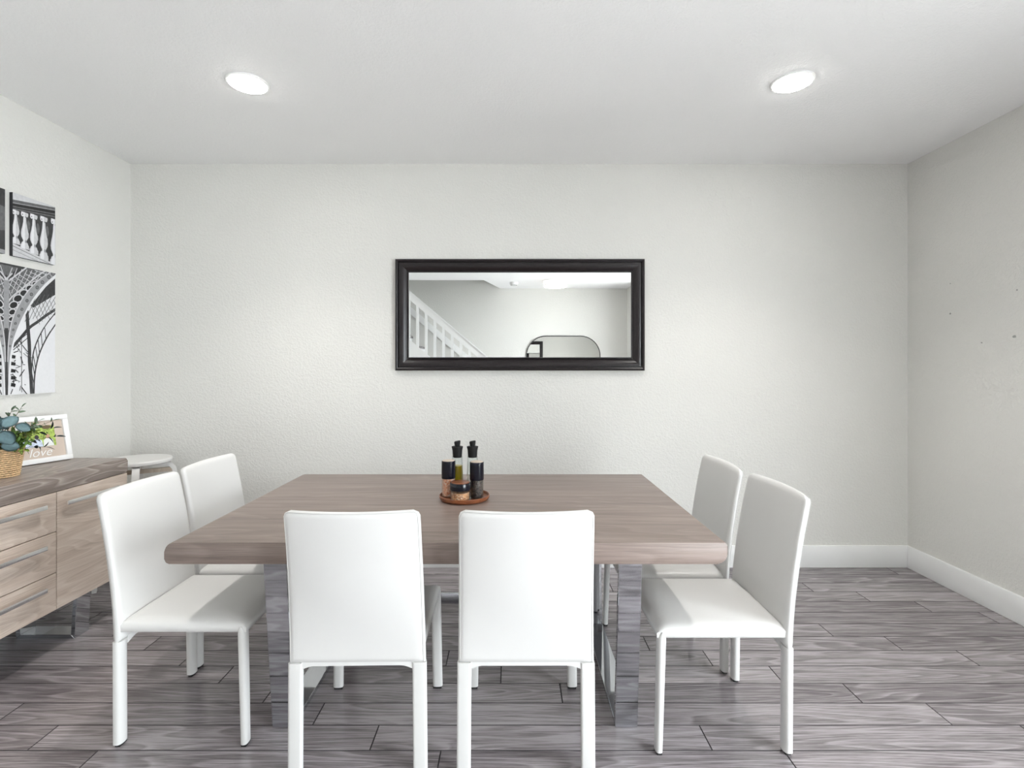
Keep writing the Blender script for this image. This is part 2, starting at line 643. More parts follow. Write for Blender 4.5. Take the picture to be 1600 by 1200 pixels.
downlight(-1.281, 2.494, 'round recessed ceiling light above the left end of the dining table')
downlight(1.366, 2.483, 'round recessed ceiling light near the bare right wall')
downlight(-1.281, 0.25, 'unseen recessed fill light added behind the camera on the sideboard side', 'fill_lens_dimmed')  # this and the next: unseen lamps, added for extra room light
downlight(1.366, 0.25, 'unseen recessed fill light added behind the camera near the glass door', 'fill_lens_dimmed')

cd = thing('dome_light', 'round flush-mount ceiling lamp with metal rings, seen in the framed mirror', 'ceiling light', (0.71, -1.20, ZC))
obj('base_ring', lathe([(0.0, -0.001), (0.20, -0.001), (0.20, -0.022), (0.185, -0.022)], 48), 'brushed_metal', cd)
obj('diffuser', lathe([(0.186, -0.018), (0.186, -0.085), (0.170, -0.105), (0.10, -0.122), (0.0, -0.127)], 48), 'dome_glass', cd)
obj('lower_ring', lathe([(0.187, -0.070), (0.192, -0.072), (0.192, -0.086), (0.187, -0.088)], 48, closed=True), 'brushed_metal', cd)
sd = thing('smoke_detector', 'small round white smoke detector on the ceiling, seen in the framed mirror', 'smoke detector', (0.05, -1.40, ZC))
obj('housing', lathe([(0.0, -0.045), (0.045, -0.045), (0.062, -0.036), (0.068, -0.012), (0.07, 0.0)], 36), 'paint_white', sd)
obj('vent_ring', lathe([(0.047, -0.0455), (0.05, -0.0475), (0.053, -0.0435)], 36), 'ink_dark', sd)

# ------------------------------------------------------------------ dining table
TX0, TX1, TY0, TY1, TZ, TT = -1.182, 0.740, 1.746, 2.865, 0.76, 0.073
tcx, tcy = (TX0 + TX1) / 2, (TY0 + TY1) / 2
tb = thing('dining_table', 'long grey-brown oak dining table on chrome frame legs', 'table', (tcx, tcy, 0))


def slab_profile(h0, h1, z0, z1, rt, rb, n=6, rt1=None, rb1=None):
    """outline in (horizontal, z) with rounded ends"""
    pts = []
    rt1 = rt if rt1 is None else rt1
    rb1 = rb if rb1 is None else rb1

    def arc(cx, cz, r, a0, a1):
        for i in range(n + 1):
            a = math.radians(a0 + (a1 - a0) * i / n)
            pts.append((cx + r * math.cos(a), cz + r * math.sin(a)))
    arc(h1 - rb1, z0 + rb1, rb1, -90, 0)
    arc(h1 - rt1, z1 - rt1, rt1, 0, 90)
    arc(h0 + rt, z1 - rt, rt, 90, 180)
    arc(h0 + rb, z0 + rb, rb, 180, 270)
    return pts


hx = (TX1 - TX0) / 2
hy = (TY1 - TY0) / 2
pr = slab_profile(-hx, hx, TZ - TT, TZ, 0.032, 0.016, rt1=0.012, rb1=0.034)
bm = prism([(p[0], -hy, p[1]) for p in pr], (0, 2 * hy, 0))
es = [e for e in bm.edges if abs(e.verts[0].co.y - e.verts[1].co.y) < 1e-6 and abs(abs(e.verts[0].co.y) - hy) < 1e-5]
bmesh.ops.bevel(bm, geom=es, offset=0.003, segments=2, profile=0.5, affect='EDGES')
obj('tabletop', bm, 'table_wood', tb, smooth=40)


def loop_frame(yt, yb, zt, w, th):
    """closed trapezoid of flat bar in the y-z plane, w wide in x"""
    out = [(-yb, 0.002), (yb, 0.002), (yt, zt), (-yt, zt)]
    k = th
    inn = [(-yb + k, 0.002 + th), (yb - k, 0.002 + th), (yt - k, zt - th), (-yt + k, zt - th)]
    parts = []
    for i in range(4):
        j = (i + 1) % 4
        parts.append([out[i], out[j], inn[j], inn[i]])
    return parts, w


def table_frame(xc):
    parts, w = loop_frame(0.455, 0.378, TZ - TT - 0.0005, 0.084, 0.022)
    names = ['floor_bar', 'post', 'top_bar', 'post']
    for nm, q in zip(names, parts):
        bm = prism([(xc - w / 2, p[0], p[1]) for p in q], (w, 0, 0))
        bmesh.ops.bevel(bm, geom=bm.edges[:], offset=0.0012, segments=1, affect='EDGES')
        obj(nm, bm, 'chrome', tb, smooth=None)


table_frame(-0.634)
table_frame(0.656)
obj('stretcher', bx(-0.592, 0.614, 0.352, 0.367, 0.13, 0.185, bev=0.002), 'chrome', tb)

# ------------------------------------------------------------------ white leather chairs


def back_y(z):
    t = max(0.0, (z - 0.36) / 0.54)
    return -0.219 - 0.072 * t ** 1.7


def make_chair(label):
    t = thing('dining_chair', label, 'chair', group='white leather dining chairs')
    # seat: cushioned slab with a rolled front edge
    nx, ny = 18, 18
    bm = bmesh.new()
    hw, f0, f1, z0, z1 = 0.219, -0.212, 0.243, 0.398, 0.447

    def cl_(i, n):
        s = -1 + 2 * i / n
        return math.sin(s * PI / 2) * 0.55 + s * 0.45 if abs(s) < 1 else s
    top, bot = [], []
    for i in range(nx + 1):
        u = cl_(i, nx)
        rt, rbm = [], []
        for j in range(ny + 1):
            v = cl_(j, ny)
            x = u * hw
            y = f0 + (v + 1) / 2 * (f1 - f0)
            ex = abs(u) ** 14
            ef = max(0.0, v) ** 11
            eb = max(0.0, -v) ** 40
            zt = z1 - 0.016 * max(ex, ef * 1.4, eb * 0.4) + 0.003 * (1 - u * u) * (1 - v * v)
            zb = z0 + 0.010 * max(ex, ef)
            rt.append(bm.verts.new((x, y, zt)))
            rbm.append(bm.verts.new((x, y, zb)))
        top.append(rt)
        bot.append(rbm)
    for i in range(nx):
        for j in range(ny):
            bm.faces.new((top[i][j], top[i + 1][j], top[i + 1][j + 1], top[i][j + 1]))
            bm.faces.new((bot[i][j], bot[i][j + 1], bot[i + 1][j + 1], bot[i + 1][j]))
    for i in range(nx):
        for j in (0, ny):
            bm.faces.new((top[i][j], top[i + 1][j], bot[i + 1][j], bot[i][j]))
    for j in range(ny):
        for i in (0, nx):
            bm.faces.new((top[i][j], top[i][j + 1], bot[i][j + 1], bot[i][j]))
    seat = obj('seat', bm, 'leather', t, smooth=75)
    # backrest: thin bowed panel
    nu, nw = 22, 22
    bm = bmesh.new()
    zb, zt = 0.372, 0.900
    fr, bk = [], []

    def bpoint(u, w, side):
        z = zb + (w + 1) / 2 * (zt - zb)
        half = 0.2265 - 0.0085 * (w + 1) / 2
        r = 0.022
        if z > zt - r:
            d = z - (zt - r)
            half -= r - math.sqrt(max(0, r * r - d * d))
        bow = 0.026 * (1 - u * u) * min(1.0, max(0.0, (z - 0.40) / 0.25))
        th = 0.0155 * math.sqrt(max(0.0, (1 - abs(u) ** 34) * (1 - max(0, w) ** 34) * (1 - max(0, -w) ** 60)))
        y = back_y(z) - bow + side * max(th, 0.004)
        return Vector((u * half, y, z))
    US = [math.sin((-1 + 2 * i / nu) * PI / 2) for i in range(nu + 1)]
    WS = [math.sin((-1 + 2 * i / nw) * PI / 2) * 0.75 + (-1 + 2 * i / nw) * 0.25 for i in range(nw + 1)]
    for u in US:
        fr.append([bm.verts.new(bpoint(u, w, 1)) for w in WS])
        bk.append([bm.verts.new(bpoint(u, w, -1)) for w in WS])
    for i in range(nu):
        for j in range(nw):
            bm.faces.new((fr[i][j], fr[i][j + 1], fr[i + 1][j + 1], fr[i + 1][j]))
            bm.faces.new((bk[i][j], bk[i + 1][j], bk[i + 1][j + 1], bk[i][j + 1]))
        for j in (0, nw):
            bm.faces.new((fr[i][j], fr[i + 1][j], bk[i + 1][j], bk[i][j]))
    for j in range(nw):
        for i in (0, nu):
            bm.faces.new((fr[i][j], bk[i][j], bk[i][j + 1], fr[i][j + 1]))
    back = obj('backrest', bm, 'leather', t, smooth=80)
    # stitched welt that runs round the rear face
    path = [bpoint(-0.972, w, -1) for w in WS if w < 0.985] + [bpoint(u, 0.985, -1) for u in US if abs(u) < 0.96] + \
           [bpoint(0.972, w, -1) for w in reversed(WS) if w < 0.985]
    obj('piping', tube(path, 0.0016, 6), 'leather_seam', back, smooth=180)
    # rear rail under the back panel with curved corners
    pts = [(-0.185, 0.382), (0.185, 0.382), (0.185, 0.352)]
    for i in range(1, 7):
        a = i / 6
        pts.append((0.185 - 0.045 * a, 0.352 + 0.012 * math.sin(a * PI / 2)))
    for i in range(5, -1, -1):
        a = i / 6
        pts.append((-0.185 + 0.045 * a, 0.352 + 0.012 * math.sin(a * PI / 2)))
    obj('back_rail', prism([(x, -0.229, z) for x, z in pts], (0, 0.022, 0)), 'leather', t)
    # side rails and front rail
    # legs
    for s in (-1, 1):
        for kind in ('rear', 'front'):
            bm = bmesh.new()
            n = 9
            rings = []
            zs = [0.009, 0.05, 0.15, 0.25, 0.34, 0.374] if kind == 'rear' else [0.009, 0.05, 0.15, 0.25, 0.34, 0.40, 0.415, 0.424, 0.428]
            for z in zs:
                k = z / 0.4
                if kind == 'rear':
                    wx, dy = 0.0235, 0.0150
                    cx_ = s * (0.2085 - 0.003 * k)
                    cy_ = -0.215 - 0.004 * k
                else:
                    wx, dy = 0.0205, 0.0125 + 0.003 * k
                    cx_ = s * (0.2095 - 0.006 * k)
                    cy_ = 0.236 - 0.012 * k
                    if z > 0.40:
                        dy *= math.sqrt(max(0.03, 1 - ((z - 0.40) / 0.0285) ** 2))
                ring = []
                for i in range(28):
                    a = 2 * PI * i / 28
                    ca, sa = math.cos(a), math.sin(a)
                    if kind == 'rear':      # flat towards the back, rounded towards the seat
                        e, e2 = (0.35, 0.35) if sa < 0 else (0.95, 0.95)
                    else:
                        e, e2 = 0.75, 0.75
                    ring.append(bm.verts.new((cx_ + wx * math.copysign(abs(ca) ** e, ca),
                                              cy_ + dy * math.copysign(abs(sa) ** e2, sa), z)))
                rings.append(ring)
            for a, b in zip(rings, rings[1:]):
                for i in range(28):
                    j = (i + 1) % 28
                    bm.faces.new((a[i], a[j], b[j], b[i]))
            bm.faces.new(list(reversed(rings[0])))
            bm.faces.new(rings[-1])
            leg = obj('leg', bm, 'leather', t, smooth=60)
            cx_ = s * 0.2085
            cy_ = -0.215 if kind == 'rear' else 0.236
            obj('foot_glide', bx(cx_ - 0.017, cx_ + 0.017, cy_ - 0.009, cy_ + 0.009, 0.0, 0.0095), 'black_rubber', leg, smooth=None)
    return t


chair_spots = [
    (-0.515, 1.935, 1.0, 'white leather chair seen from behind, the left one of the near pair'),
    (0.051, 1.935, 0.0, 'white leather chair seen from behind in front of the spice tray, right of the pair'),
    (-1.192, 2.057, -90.0, 'white leather chair with its back to the sideboard, nearer one at the left table end'),
    (-1.198, 2.532, -90.0, 'white leather chair at the left table end, the far one beside the back wall'),
    (0.757, 2.018, 90.0, 'white leather chair at the right table end, the nearer one with whole seat in view'),
    (0.735, 2.494, 90.0, 'white leather chair at the right table end, the far one partly behind another chair'),
]
proto = make_chair(chair_spots[0][3])
for i, (x, y, a, lab) in enumerate(chair_spots):
    o = proto if i == 0 else copy_tree(proto)
    o.location = (x, y, 0)
    o.rotation_euler = (0, 0, math.radians(a))
    o['label'] = lab

# ------------------------------------------------------------------ sideboard
SX = -2.13           # front plane
SY1 = 2.848          # far end
SY0 = 1.46
SZ = 0.857
sbt = 0.080
BX = XL + BT + 0.004
sb = thing('sideboard', 'grey-brown oak sideboard with chrome bar handles against the left wall', 'sideboard', (SX, (SY0 + SY1) / 2, 0))
hl = (SY1 - SY0) / 2
bdepth = BX - SX            # negative
pr = slab_profile(-hl, hl, SZ - sbt, SZ, 0.016, 0.012)
bm = prism([(bdepth, p[0], p[1]) for p in pr], (-bdepth, 0, 0))
es = [e for e in bm.edges if abs(e.verts[0].co.x - e.verts[1].co.x) < 1e-6 and abs(e.verts[0].co.x) < 1e-5]
bmesh.ops.bevel(bm, geom=es, offset=0.006, segments=3, profile=0.5, affect='EDGES')
obj('top', bm, 'sideboard_top_wood', sb, smooth=40)
bz0, bz1 = 0.220, SZ - sbt
obj('body', bx(bdepth, -0.022, -hl + 0.004, hl - 0.004, bz0 + 0.001, bz1 - 0.0005), 'carcass', sb)
for s in (-1, 1):
    yy = s * (hl - 0.003)
    obj('side_panel', bx(bdepth, -0.0225, min(yy, yy - s * 0.018), max(yy, yy - s * 0.018), bz0, bz1 - 0.0003), 'sideboard_wood', sb)
g = 0.0018
d0, d1 = 1.925 - (SY0 + SY1) / 2, 2.402 - (SY0 + SY1) / 2


def handle(parent, ya, yb, z):
    bm = bmesh.new()
    box(bm, 0.018, 0.030, ya, yb, z - 0.010, z + 0.010, bev=0.002)
    box(bm, -0.001, 0.019, ya + 0.03, ya + 0.04, z - 0.005, z + 0.005)
    box(bm, -0.001, 0.019, yb - 0.04, yb - 0.03, z - 0.005, z + 0.005)
    obj('handle', bm, 'brushed_metal', parent)


def front(name, ya, yb, za, zb, hz, hya, hyb):
    p = obj(name, bx(-0.0215, 0.0, ya + g, yb - g, za + g, zb - g, bev=0.0012, seg=1), 'sideboard_wood', sb)
    # own origin so that each front has its own figure
    c = Vector((0, (ya + yb) / 2, (za + zb) / 2))
    p.data.transform(Matrix.Translation(-c))
    p.location = c
    handle(p, hya - c.y, hyb - c.y, hz - c.z)


zs = [0.221, 0.397, 0.589, 0.7745]
for a, b in zip(zs, zs[1:]):
    front('drawer', d0, d1, a, b, b - 0.052, d0 + 0.075, d1 - 0.078)
m0 = (SY0 + SY1) / 2
front('cabinet_door', d1, hl - 0.003, 0.221, 0.7745, 0.7745 - 0.060, 2.431 - m0, 2.753 - m0)
front('cabinet_door', -hl + 0.003, d0, 0.221, 0.7745, 0.7745 - 0.060, -hl + 0.095, d0 - 0.03)
# chrome sled legs
for yy in (2.562 + 0.043 - m0, -(2.562 + 0.043 - m0)):
    w, th = 0.086, 0.020
    out = [(-0.345, 0.0), (-0.052, 0.0), (-0.040, bz0), (-0.36, bz0)]
    inn = [(-0.345 + th, th), (-0.052 - th, th), (-0.040 - th, bz0 - th), (-0.36 + th, bz0 - th)]
    for i, nm in enumerate(('floor_bar', 'leg_post', 'top_bar', 'leg_post')):
        j = (i + 1) % 4
        q = [out[i], out[j], inn[j], inn[i]]
        bm = prism([(p[0], yy - w / 2, p[1] + (0.0 if i else 0.0)) for p in q], (0, w, 0))
        bmesh.ops.bevel(bm, geom=bm.edges[:], offset=0.001, segments=1, affect='EDGES')
        obj(nm, bm, 'chrome', sb, smooth=None)

# ------------------------------------------------------------------ framed wall mirror
mcx, mcz = 0.0625, 1.7135
MW, MH = 1.686, 0.754
mr = thing('wall_mirror', 'wide dark espresso framed mirror hung on the back wall', 'mirror', (mcx, YB, mcz))
# frame section: distance in from the outer edge, and height off the wall
sec = [(0.0, 0.0), (0.0, 0.024), (0.004, 0.031), (0.012, 0.034), (0.019, 0.031), (0.021, 0.017), (0.026, 0.017), (0.028, 0.029),
       (0.036, 0.030), (0.050, 0.027), (0.064, 0.020), (0.074, 0.011), (0.080, 0.009), (0.082, 0.016), (0.089, 0.016), (0.090, 0.009), (0.090, 0.0)]
hw, hh = MW / 2, MH / 2
corners = [(-1, -1), (1, -1), (1, 1), (-1, 1)]
for i in range(4):
    a, b = corners[i], corners[(i + 1) % 4]
    bm = bmesh.new()
    ra, rb = [], []
    for d, h in sec:
        ra.append(bm.verts.new((a[0] * (hw - d), -h - 0.001, a[1] * (hh - d))))
        rb.append(bm.verts.new((b[0] * (hw - d), -h - 0.001, b[1] * (hh - d))))
    n = len(sec)
    for k in range(n):
        l = (k + 1) % n
        bm.faces.new((ra[k], ra[l], rb[l], rb[k]))
    bm.faces.new(ra)
    bm.faces.new(list(reversed(rb)))
    obj('frame_rail', bm, 'espresso', mr, smooth=25)
obj('mirror_glass', bx(-hw + 0.089, hw - 0.089, -0.010, -0.004, -hh + 0.089, hh - 0.089), 'mirror_silver', mr, smooth=None)

# ------------------------------------------------------------------ canvas prints on the left wall
CT = 0.018


def wp(px, py, off=CT):
    """photo pixel -> (y, z) on the plane of the prints, just off the left wall"""
    y = -(XL + off) * F / (CX - px)
    return y, H + (CY - py) / F * y


class Print:
    """flat ink shapes of one print: one mesh, several inks, later shapes lie a hair above earlier ones"""

    def __init__(self, ymin, ymax, zmin, zmax):
        self.v, self.f, self.m = [], [], []
        self.lim = (ymin, ymax, zmin, zmax)
        self.k = 0

    def clip(self, poly):
        ymin, ymax, zmin, zmax = self.lim
        for ax, lim, s in ((0, ymin, 1), (0, ymax, -1), (1, zmin, 1), (1, zmax, -1)):
            out = []
            for i in range(len(poly)):
                p, q = poly[i], poly[(i + 1) % len(poly)]
                ip, iq = (p[ax] - lim) * s >= 0, (q[ax] - lim) * s >= 0
                if ip:
                    out.append(p)
                if ip != iq:
                    t = (lim - p[ax]) / (q[ax] - p[ax])
                    out.append((p[0] + t * (q[0] - p[0]), p[1] + t * (q[1] - p[1])))
            poly = out
            if len(poly) < 3:
                return None
        return poly

    def poly(self, pts, ink):
        p = self.clip(pts)
        if not p:
            return
        self.k += 1
        x = 0.0002 + self.k * 0.0000035
        n = len(self.v)
        self.v += [(x, a, b) for a, b in p]
        self.f.append(tuple(range(n, n + len(p))))
        self.m.append(ink)

    def stroke(self, pts, w, ink):
        for (a, b) in zip(pts, pts[1:]):
            dy, dz = b[0] - a[0], b[1] - a[1]
            l = math.hypot(dy, dz) or 1
            ny_, nz_ = -dz / l * w / 2, dy / l * w / 2
            ey, ez = dy / l * w * 0.2, dz / l * w * 0.2
            self.poly([(a[0] + ny_ - ey, a[1] + nz_ - ez), (b[0] + ny_ + ey, b[1] + nz_ + ez),
                       (b[0] - ny_ + ey, b[1] - nz_ + ez), (a[0] - ny_ - ey, a[1] - nz_ - ez)], ink)

    def blob(self, c, ry, rz, ink, rot=0.0, n=14):
        self.poly([(c[0] + ry * math.cos(t) * math.cos(rot) - rz * math.sin(t) * math.sin(rot),
                    c[1] + ry * math.cos(t) * math.sin(rot) + rz * math.sin(t) * math.cos(rot))
                   for t in [2 * PI * i / n for i in range(n)]], ink)

    def build(self, parent, x):
        me = bpy.data.meshes.new('print')
        me.from_pydata([(0 + a, b - parent.location.y, c - parent.location.z) for a, b, c in self.v], [], self.f)
        inks = ['ink_black', 'ink_dark', 'ink_mid', 'ink_grey', 'ink_light', 'ink_white']
        for i in inks:
            me.materials.append(MATS[i])
        for p, i in zip(me.polygons, self.m):
            p.material_index = i
        bm = bmesh.new()
        bm.from_mesh(me)
        for f in bm.faces:
            f.normal_update()
            if f.normal.x < 0:
                f.normal_flip()
        bm.to_mesh(me)
        bm.free()
        o = link('print', me, None, parent, (x, 0, 0))
        return o


def canvas(label, y0, y1, z0, z1, edge):
    t = thing('canvas_print', label, 'wall art', (XL, (y0 + y1) / 2, z0), group='black and white canvas prints')
    t.location = (XL, (y0 + y1) / 2, (z0 + z1) / 2)
    obj('canvas', bx(0.0, CT, (y0 - y1) / 2, (y1 - y0) / 2, (z0 - z1) / 2, (z1 - z0) / 2, bev=0.0012, seg=1), edge, t)
    return t


# small print: stone balustrade
by0, by1, bz0_, bz1_ = 2.640, 2.886, 1.934, 2.262
cv = canvas('small black and white canvas print of a stone balustrade', by0, by1, bz0_, bz1_, 'canvas_black')
P = Print(by0, by1, bz0_, bz1_)


def buv(u, v):
    return by0 + u * (by1 - by0), bz1_ - v * (bz1_ - bz0_)


def quad(v0l, v0r, v1l, v1r, ink):
    P.poly([buv(0, v0l), buv(1, v0r), buv(1, v1r), buv(0, v1l)], ink)


quad(0, 0, 1, 1, 1)
quad(0, 0, 0.115, 0.012, 4)
quad(0.115, 0.012, 0.16, 0.05, 2)
quad(0.16, 0.05, 0.175, 0.065, 3)
quad(0.175, 0.065, 0.215, 0.115, 0)
quad(0.215, 0.115, 0.235, 0.135, 2)
quad(0.235, 0.135, 0.25, 0.155, 0)
quad(0.25, 0.155, 0.272, 0.18, 2)
for u in (0.10, 0.33, 0.55, 0.78):
    P.blob(buv(u + 0.02, 0.46), 0.010, 0.03, 2)
    P.poly([buv(u - 0.03, 0.55), buv(u + 0.03, 0.58), buv(u + 0.03, 0.66), buv(u - 0.03, 0.62)], 3)
P.poly([buv(0, 0.80), buv(1, 0.985), buv(1, 1), buv(0, 1)], 4)
P.poly([buv(0, 0.84), buv(0.9, 1.0), buv(0.86, 1.0), buv(0, 0.85)], 2)
P.poly([buv(0, 0.90), buv(0.6, 1.0), buv(0.55, 1.0), buv(0, 0.91)], 3)
prof = [(0.0, 0.085), (0.055, 0.09), (0.06, 0.065), (0.10, 0.06), (0.105, 0.035), (0.14, 0.034), (0.28, 0.042), (0.40, 0.062),
        (0.52, 0.088), (0.60, 0.096), (0.68, 0.086), (0.76, 0.05), (0.80, 0.045), (0.83, 0.075), (0.88, 0.088), (0.90, 0.105), (1.0, 0.11)]
for uc, vt, vb in ((0.065, 0.268, 0.80), (0.265, 0.258, 0.845), (0.475, 0.245, 0.89), (0.715, 0.23, 0.945), (0.985, 0.215, 1.0)):
    sc = 0.85 + 0.25 * uc
    sh = 0.06
    L_ = [buv(uc - w * sc, vt + (vb - vt) * (q + 0.02 * 0)) for q, w in prof]
    R_ = [buv(uc + w * sc, vt + (vb - vt) * q + sh * w) for q, w in prof]
    for k in range(len(prof) - 1):
        P.poly([L_[k], R_[k], R_[k + 1], L_[k + 1]], 4 if prof[k][0] not in (0.055, 0.105, 0.76, 0.80) else 3)
        a = buv(uc - prof[k][1] * sc * 0.75, vt + (vb - vt) * prof[k][0])
        b = buv(uc + prof[k][1] * sc * 0.05, vt + (vb - vt) * prof[k][0])
        c = buv(uc + prof[k + 1][1] * sc * 0.05, vt + (vb - vt) * prof[k + 1][0])
        d = buv(uc - prof[k + 1][1] * sc * 0.75, vt + (vb - vt) * prof[k + 1][0])
        P.poly([a, b, c, d], 5)
    P.blob(buv(uc - 0.055 * sc, vt + (vb - vt) * 0.07), 0.0085, 0.012, 5)
    P.blob(buv(uc - 0.055 * sc, vt + (vb - vt) * 0.075), 0.0035, 0.005, 3)
    P.blob(buv(uc + 0.055 * sc, vt + (vb - vt) * 0.075), 0.0065, 0.009, 4)
P.build(cv, CT)

# its neighbour, only the edge of it is in the frame
cv = canvas('small dark black and white canvas print at the photo edge', by0 - 0.045 - 0.246, by0 - 0.040, bz0_, bz1_, 'canvas_black')
P = Print(by0 - 0.045 - 0.246, by0 - 0.040, bz0_, bz1_)
nb0, nb1 = by0 - 0.291, by0 - 0.040
P.poly([(nb0, bz0_), (nb1, bz0_), (nb1, bz1_), (nb0, bz1_)], 2)
P.poly([(nb0, bz0_), (nb1, bz0_), (nb1, bz0_ + 0.12), (nb0, bz0_ + 0.07)], 1)
P.poly([(nb0, bz1_), (nb1, bz1_), (nb1, bz1_ - 0.09), (nb0, bz1_ - 0.05)], 1)
P.poly([(nb0, bz0_), (nb1, bz0_), (nb1, bz0_ + 0.02), (nb0, bz0_ + 0.03)], 3)
P.build(cv, CT)

# large print: lattice arch of an iron tower
ey1 = wp(86, 0)[0]
ey0 = ey1 - 0.55
ez1, ez0 = 1.887, 1.217
cv = canvas('large black and white canvas print of an iron lattice tower arch', ey0, ey1, ez0, ez1, 'canvas_white')
P = Print(ey0, ey1, ez0, ez1)
MIR = wp(50 / 5.45, 500)[0]


def ez(zx, zy):
    return wp(zx / 5.45, 400 + zy / 5.45)


def K(pts):
    return [ez(*p) for p in pts]


def both(fn, pts, *a, mirror=True):
    q = K(pts)
    fn(q, *a)
    if mirror:
        fn([(2 * MIR - y, z) for y, z in q], *a)


def smoothc(pts, n=6):
    out = []
    for i in range(len(pts) - 1):
        p0, p1, p2, p3 = pts[max(i - 1, 0)], pts[i], pts[i + 1], pts[min(i + 2, len(pts) - 1)]
        for k in range(n):
            t = k / n
            out.append(tuple(0.5 * ((2 * p1[c]) + (-p0[c] + p2[c]) * t + (2 * p0[c] - 5 * p1[c] + 4 * p2[c] - p3[c]) * t * t +
                                    (-p0[c] + 3 * p1[c] - 3 * p2[c] + p3[c]) * t ** 3) for c in (0, 1)))
    out.append(pts[-1])
    return out


U = 1 / 5.45 / 800 * 2.75          # metres for one zoomed pixel, about
P.poly([(ey0, ez0), (ey1, ez0), (ey1, ez1), (ey0, ez1)], 5)
arch = smoothc([(480, 155), (465, 170), (380, 245), (300, 340), (230, 450), (170, 570), (122, 690), (92, 820), (76, 980), (68, 1200)])
band = smoothc([(440, 105), (420, 140), (330, 200), (235, 295), (165, 400), (115, 500), (85, 600), (66, 740), (60, 900)])
# shaded ironwork above the arch, built in strips so that every piece is convex
for a, b in zip(arch, arch[1:]):
    both(P.poly, [a, b, (50, b[1]), (50, a[1])], 2)
both(P.poly, [(50, 40), (465, 120), (480, 155), (50, 155)], 2)
# far tower in front of the sky
both(P.poly, [(470, 190), (470, 330), (400, 372), (390, 262)], 1)
both(P.poly, [(390, 262), (400, 372), (280, 442), (262, 420)], 1)
far_o = smoothc([(480, 570), (465, 590), (400, 690), (342, 810), (310, 920), (292, 1040), (286, 1200)])
far_i = smoothc([(480, 470), (465, 490), (390, 585), (330, 690), (288, 800), (270, 920), (262, 1100)])
both(P.stroke, far_o, 11 * U, 1)
both(P.stroke, far_i, 9 * U, 1)
for k in range(1, 11):
    a = far_o[int(k / 11 * (len(far_o) - 1))]
    b = far_i[int(k / 11 * (len(far_i) - 1))]
    both(P.stroke, [a, b], 7 * U, 1)
both(P.stroke, smoothc([(480, 450), (400, 500), (320, 560), (250, 610), (180, 690), (110, 770)]), 24 * U, 1)
both(P.stroke, smoothc([(228, 470), (236, 600), (248, 760), (250, 900), (262, 1040), (270, 1200)]), 30 * U, 1)
for i in range(8):
    x = 250 + i * 34
    both(P.stroke, [(x, 345 + (270 - i * 20) * 0.2), (x + 90, 590)], 4.5 * U, 2)
    both(P.stroke, [(x + 60, 330), (x - 40, 560 - i * 12)], 4.5 * U, 2)
both(P.poly, [(470, 500), (470, 590), (425, 640), (360, 600)], 5)
for c in ((440, 520), (400, 545), (355, 580), (300, 655), (285, 720)):
    q = ez(*c)
    P.blob(q, 17 * U * 1.2, 24 * U, 5, -0.5)
    P.blob((2 * MIR - q[0], q[1]), 17 * U * 1.2, 24 * U, 5, 0.5)
both(P.stroke, far_o, 11 * U, 1)
both(P.stroke, far_i, 9 * U, 1)
random.seed(3)
for i in range(34):
    x, y = random.uniform(100, 220), random.uniform(560, 1160)
    both(P.stroke, [(x, y), (x + random.uniform(-50, 60), y + random.uniform(-60, 60))], random.uniform(3, 9) * U, random.choice((0, 1, 2)))
for yy in (720, 760):
    both(P.stroke, [(110, yy + 40), (230, yy - 60)], 6 * U, 1)
both(P.stroke, [(180, 700), (182, 1160)], 4 * U, 1)
for y in (840, 900, 960, 1020, 1080):
    both(P.poly, [(92, y), (130, y + 8), (126, y + 34), (88, y + 30)], 0)
# near tower: dark wedge, lattice, arcade, ornament band, bright arch rims
both(P.poly, [(0, 45), (215, 95), (70, 215), (50, 215), (0, 130)], 1)
both(P.poly, [(10, 70), (150, 100), (70, 175), (30, 140)], 2)
for i in range(9):
    x = 70 + i * 42
    both(P.stroke, [(x + 30, 100 + i * 6), (x - 60, 330 - i * 8)], 6 * U, 4)
    both(P.stroke, [(x - 30, 205 - i * 14), (x + 110, 330 - i * 26)], 6 * U, 4)
for i in range(4):
    both(P.stroke, [(70, 215 + i * 45), (370 - i * 70, 118 + i * 45)], 4 * U, 3)
both(P.stroke, [(0, 130), (65, 215), (220, 100)], 12 * U, 4)
for c, r, rot in (((292, 236), 20, .8), ((246, 272), 24, .8), ((197, 316), 28, .75), ((148, 362), 32, .6), ((112, 418), 30, .4), ((100, 478), 24, .25),
                  ((92, 536), 18, .2)):
    q = ez(*c)
    for s_ in (1, -1):
        qq = q if s_ == 1 else (2 * MIR - q[0], q[1])
        P.blob(qq, (r + 9) * U * 1.15, (r * 0.78 + 9) * U, 4, s_ * 0.55)
        P.blob(qq, r * U * 1.15, r * 0.78 * U, 0, s_ * 0.55)
both(P.stroke, smoothc([(400, 118), (320, 165), (230, 240), (150, 305), (95, 350), (60, 400)]), 12 * U, 4)
both(P.stroke, [(50, 215), (50, 620)], 44 * U, 3, mirror=False)
both(P.stroke, [(50, 620), (50, 1200)], 30 * U, 1, mirror=False)
for i in range(len(band) - 1):
    j = int(i * (len(arch) - 1) / (len(band) - 1))
    j2 = int((i + 1) * (len(arch) - 1) / (len(band) - 1))
    both(P.poly, [band[i], band[i + 1], arch[j2], arch[j]], 3)
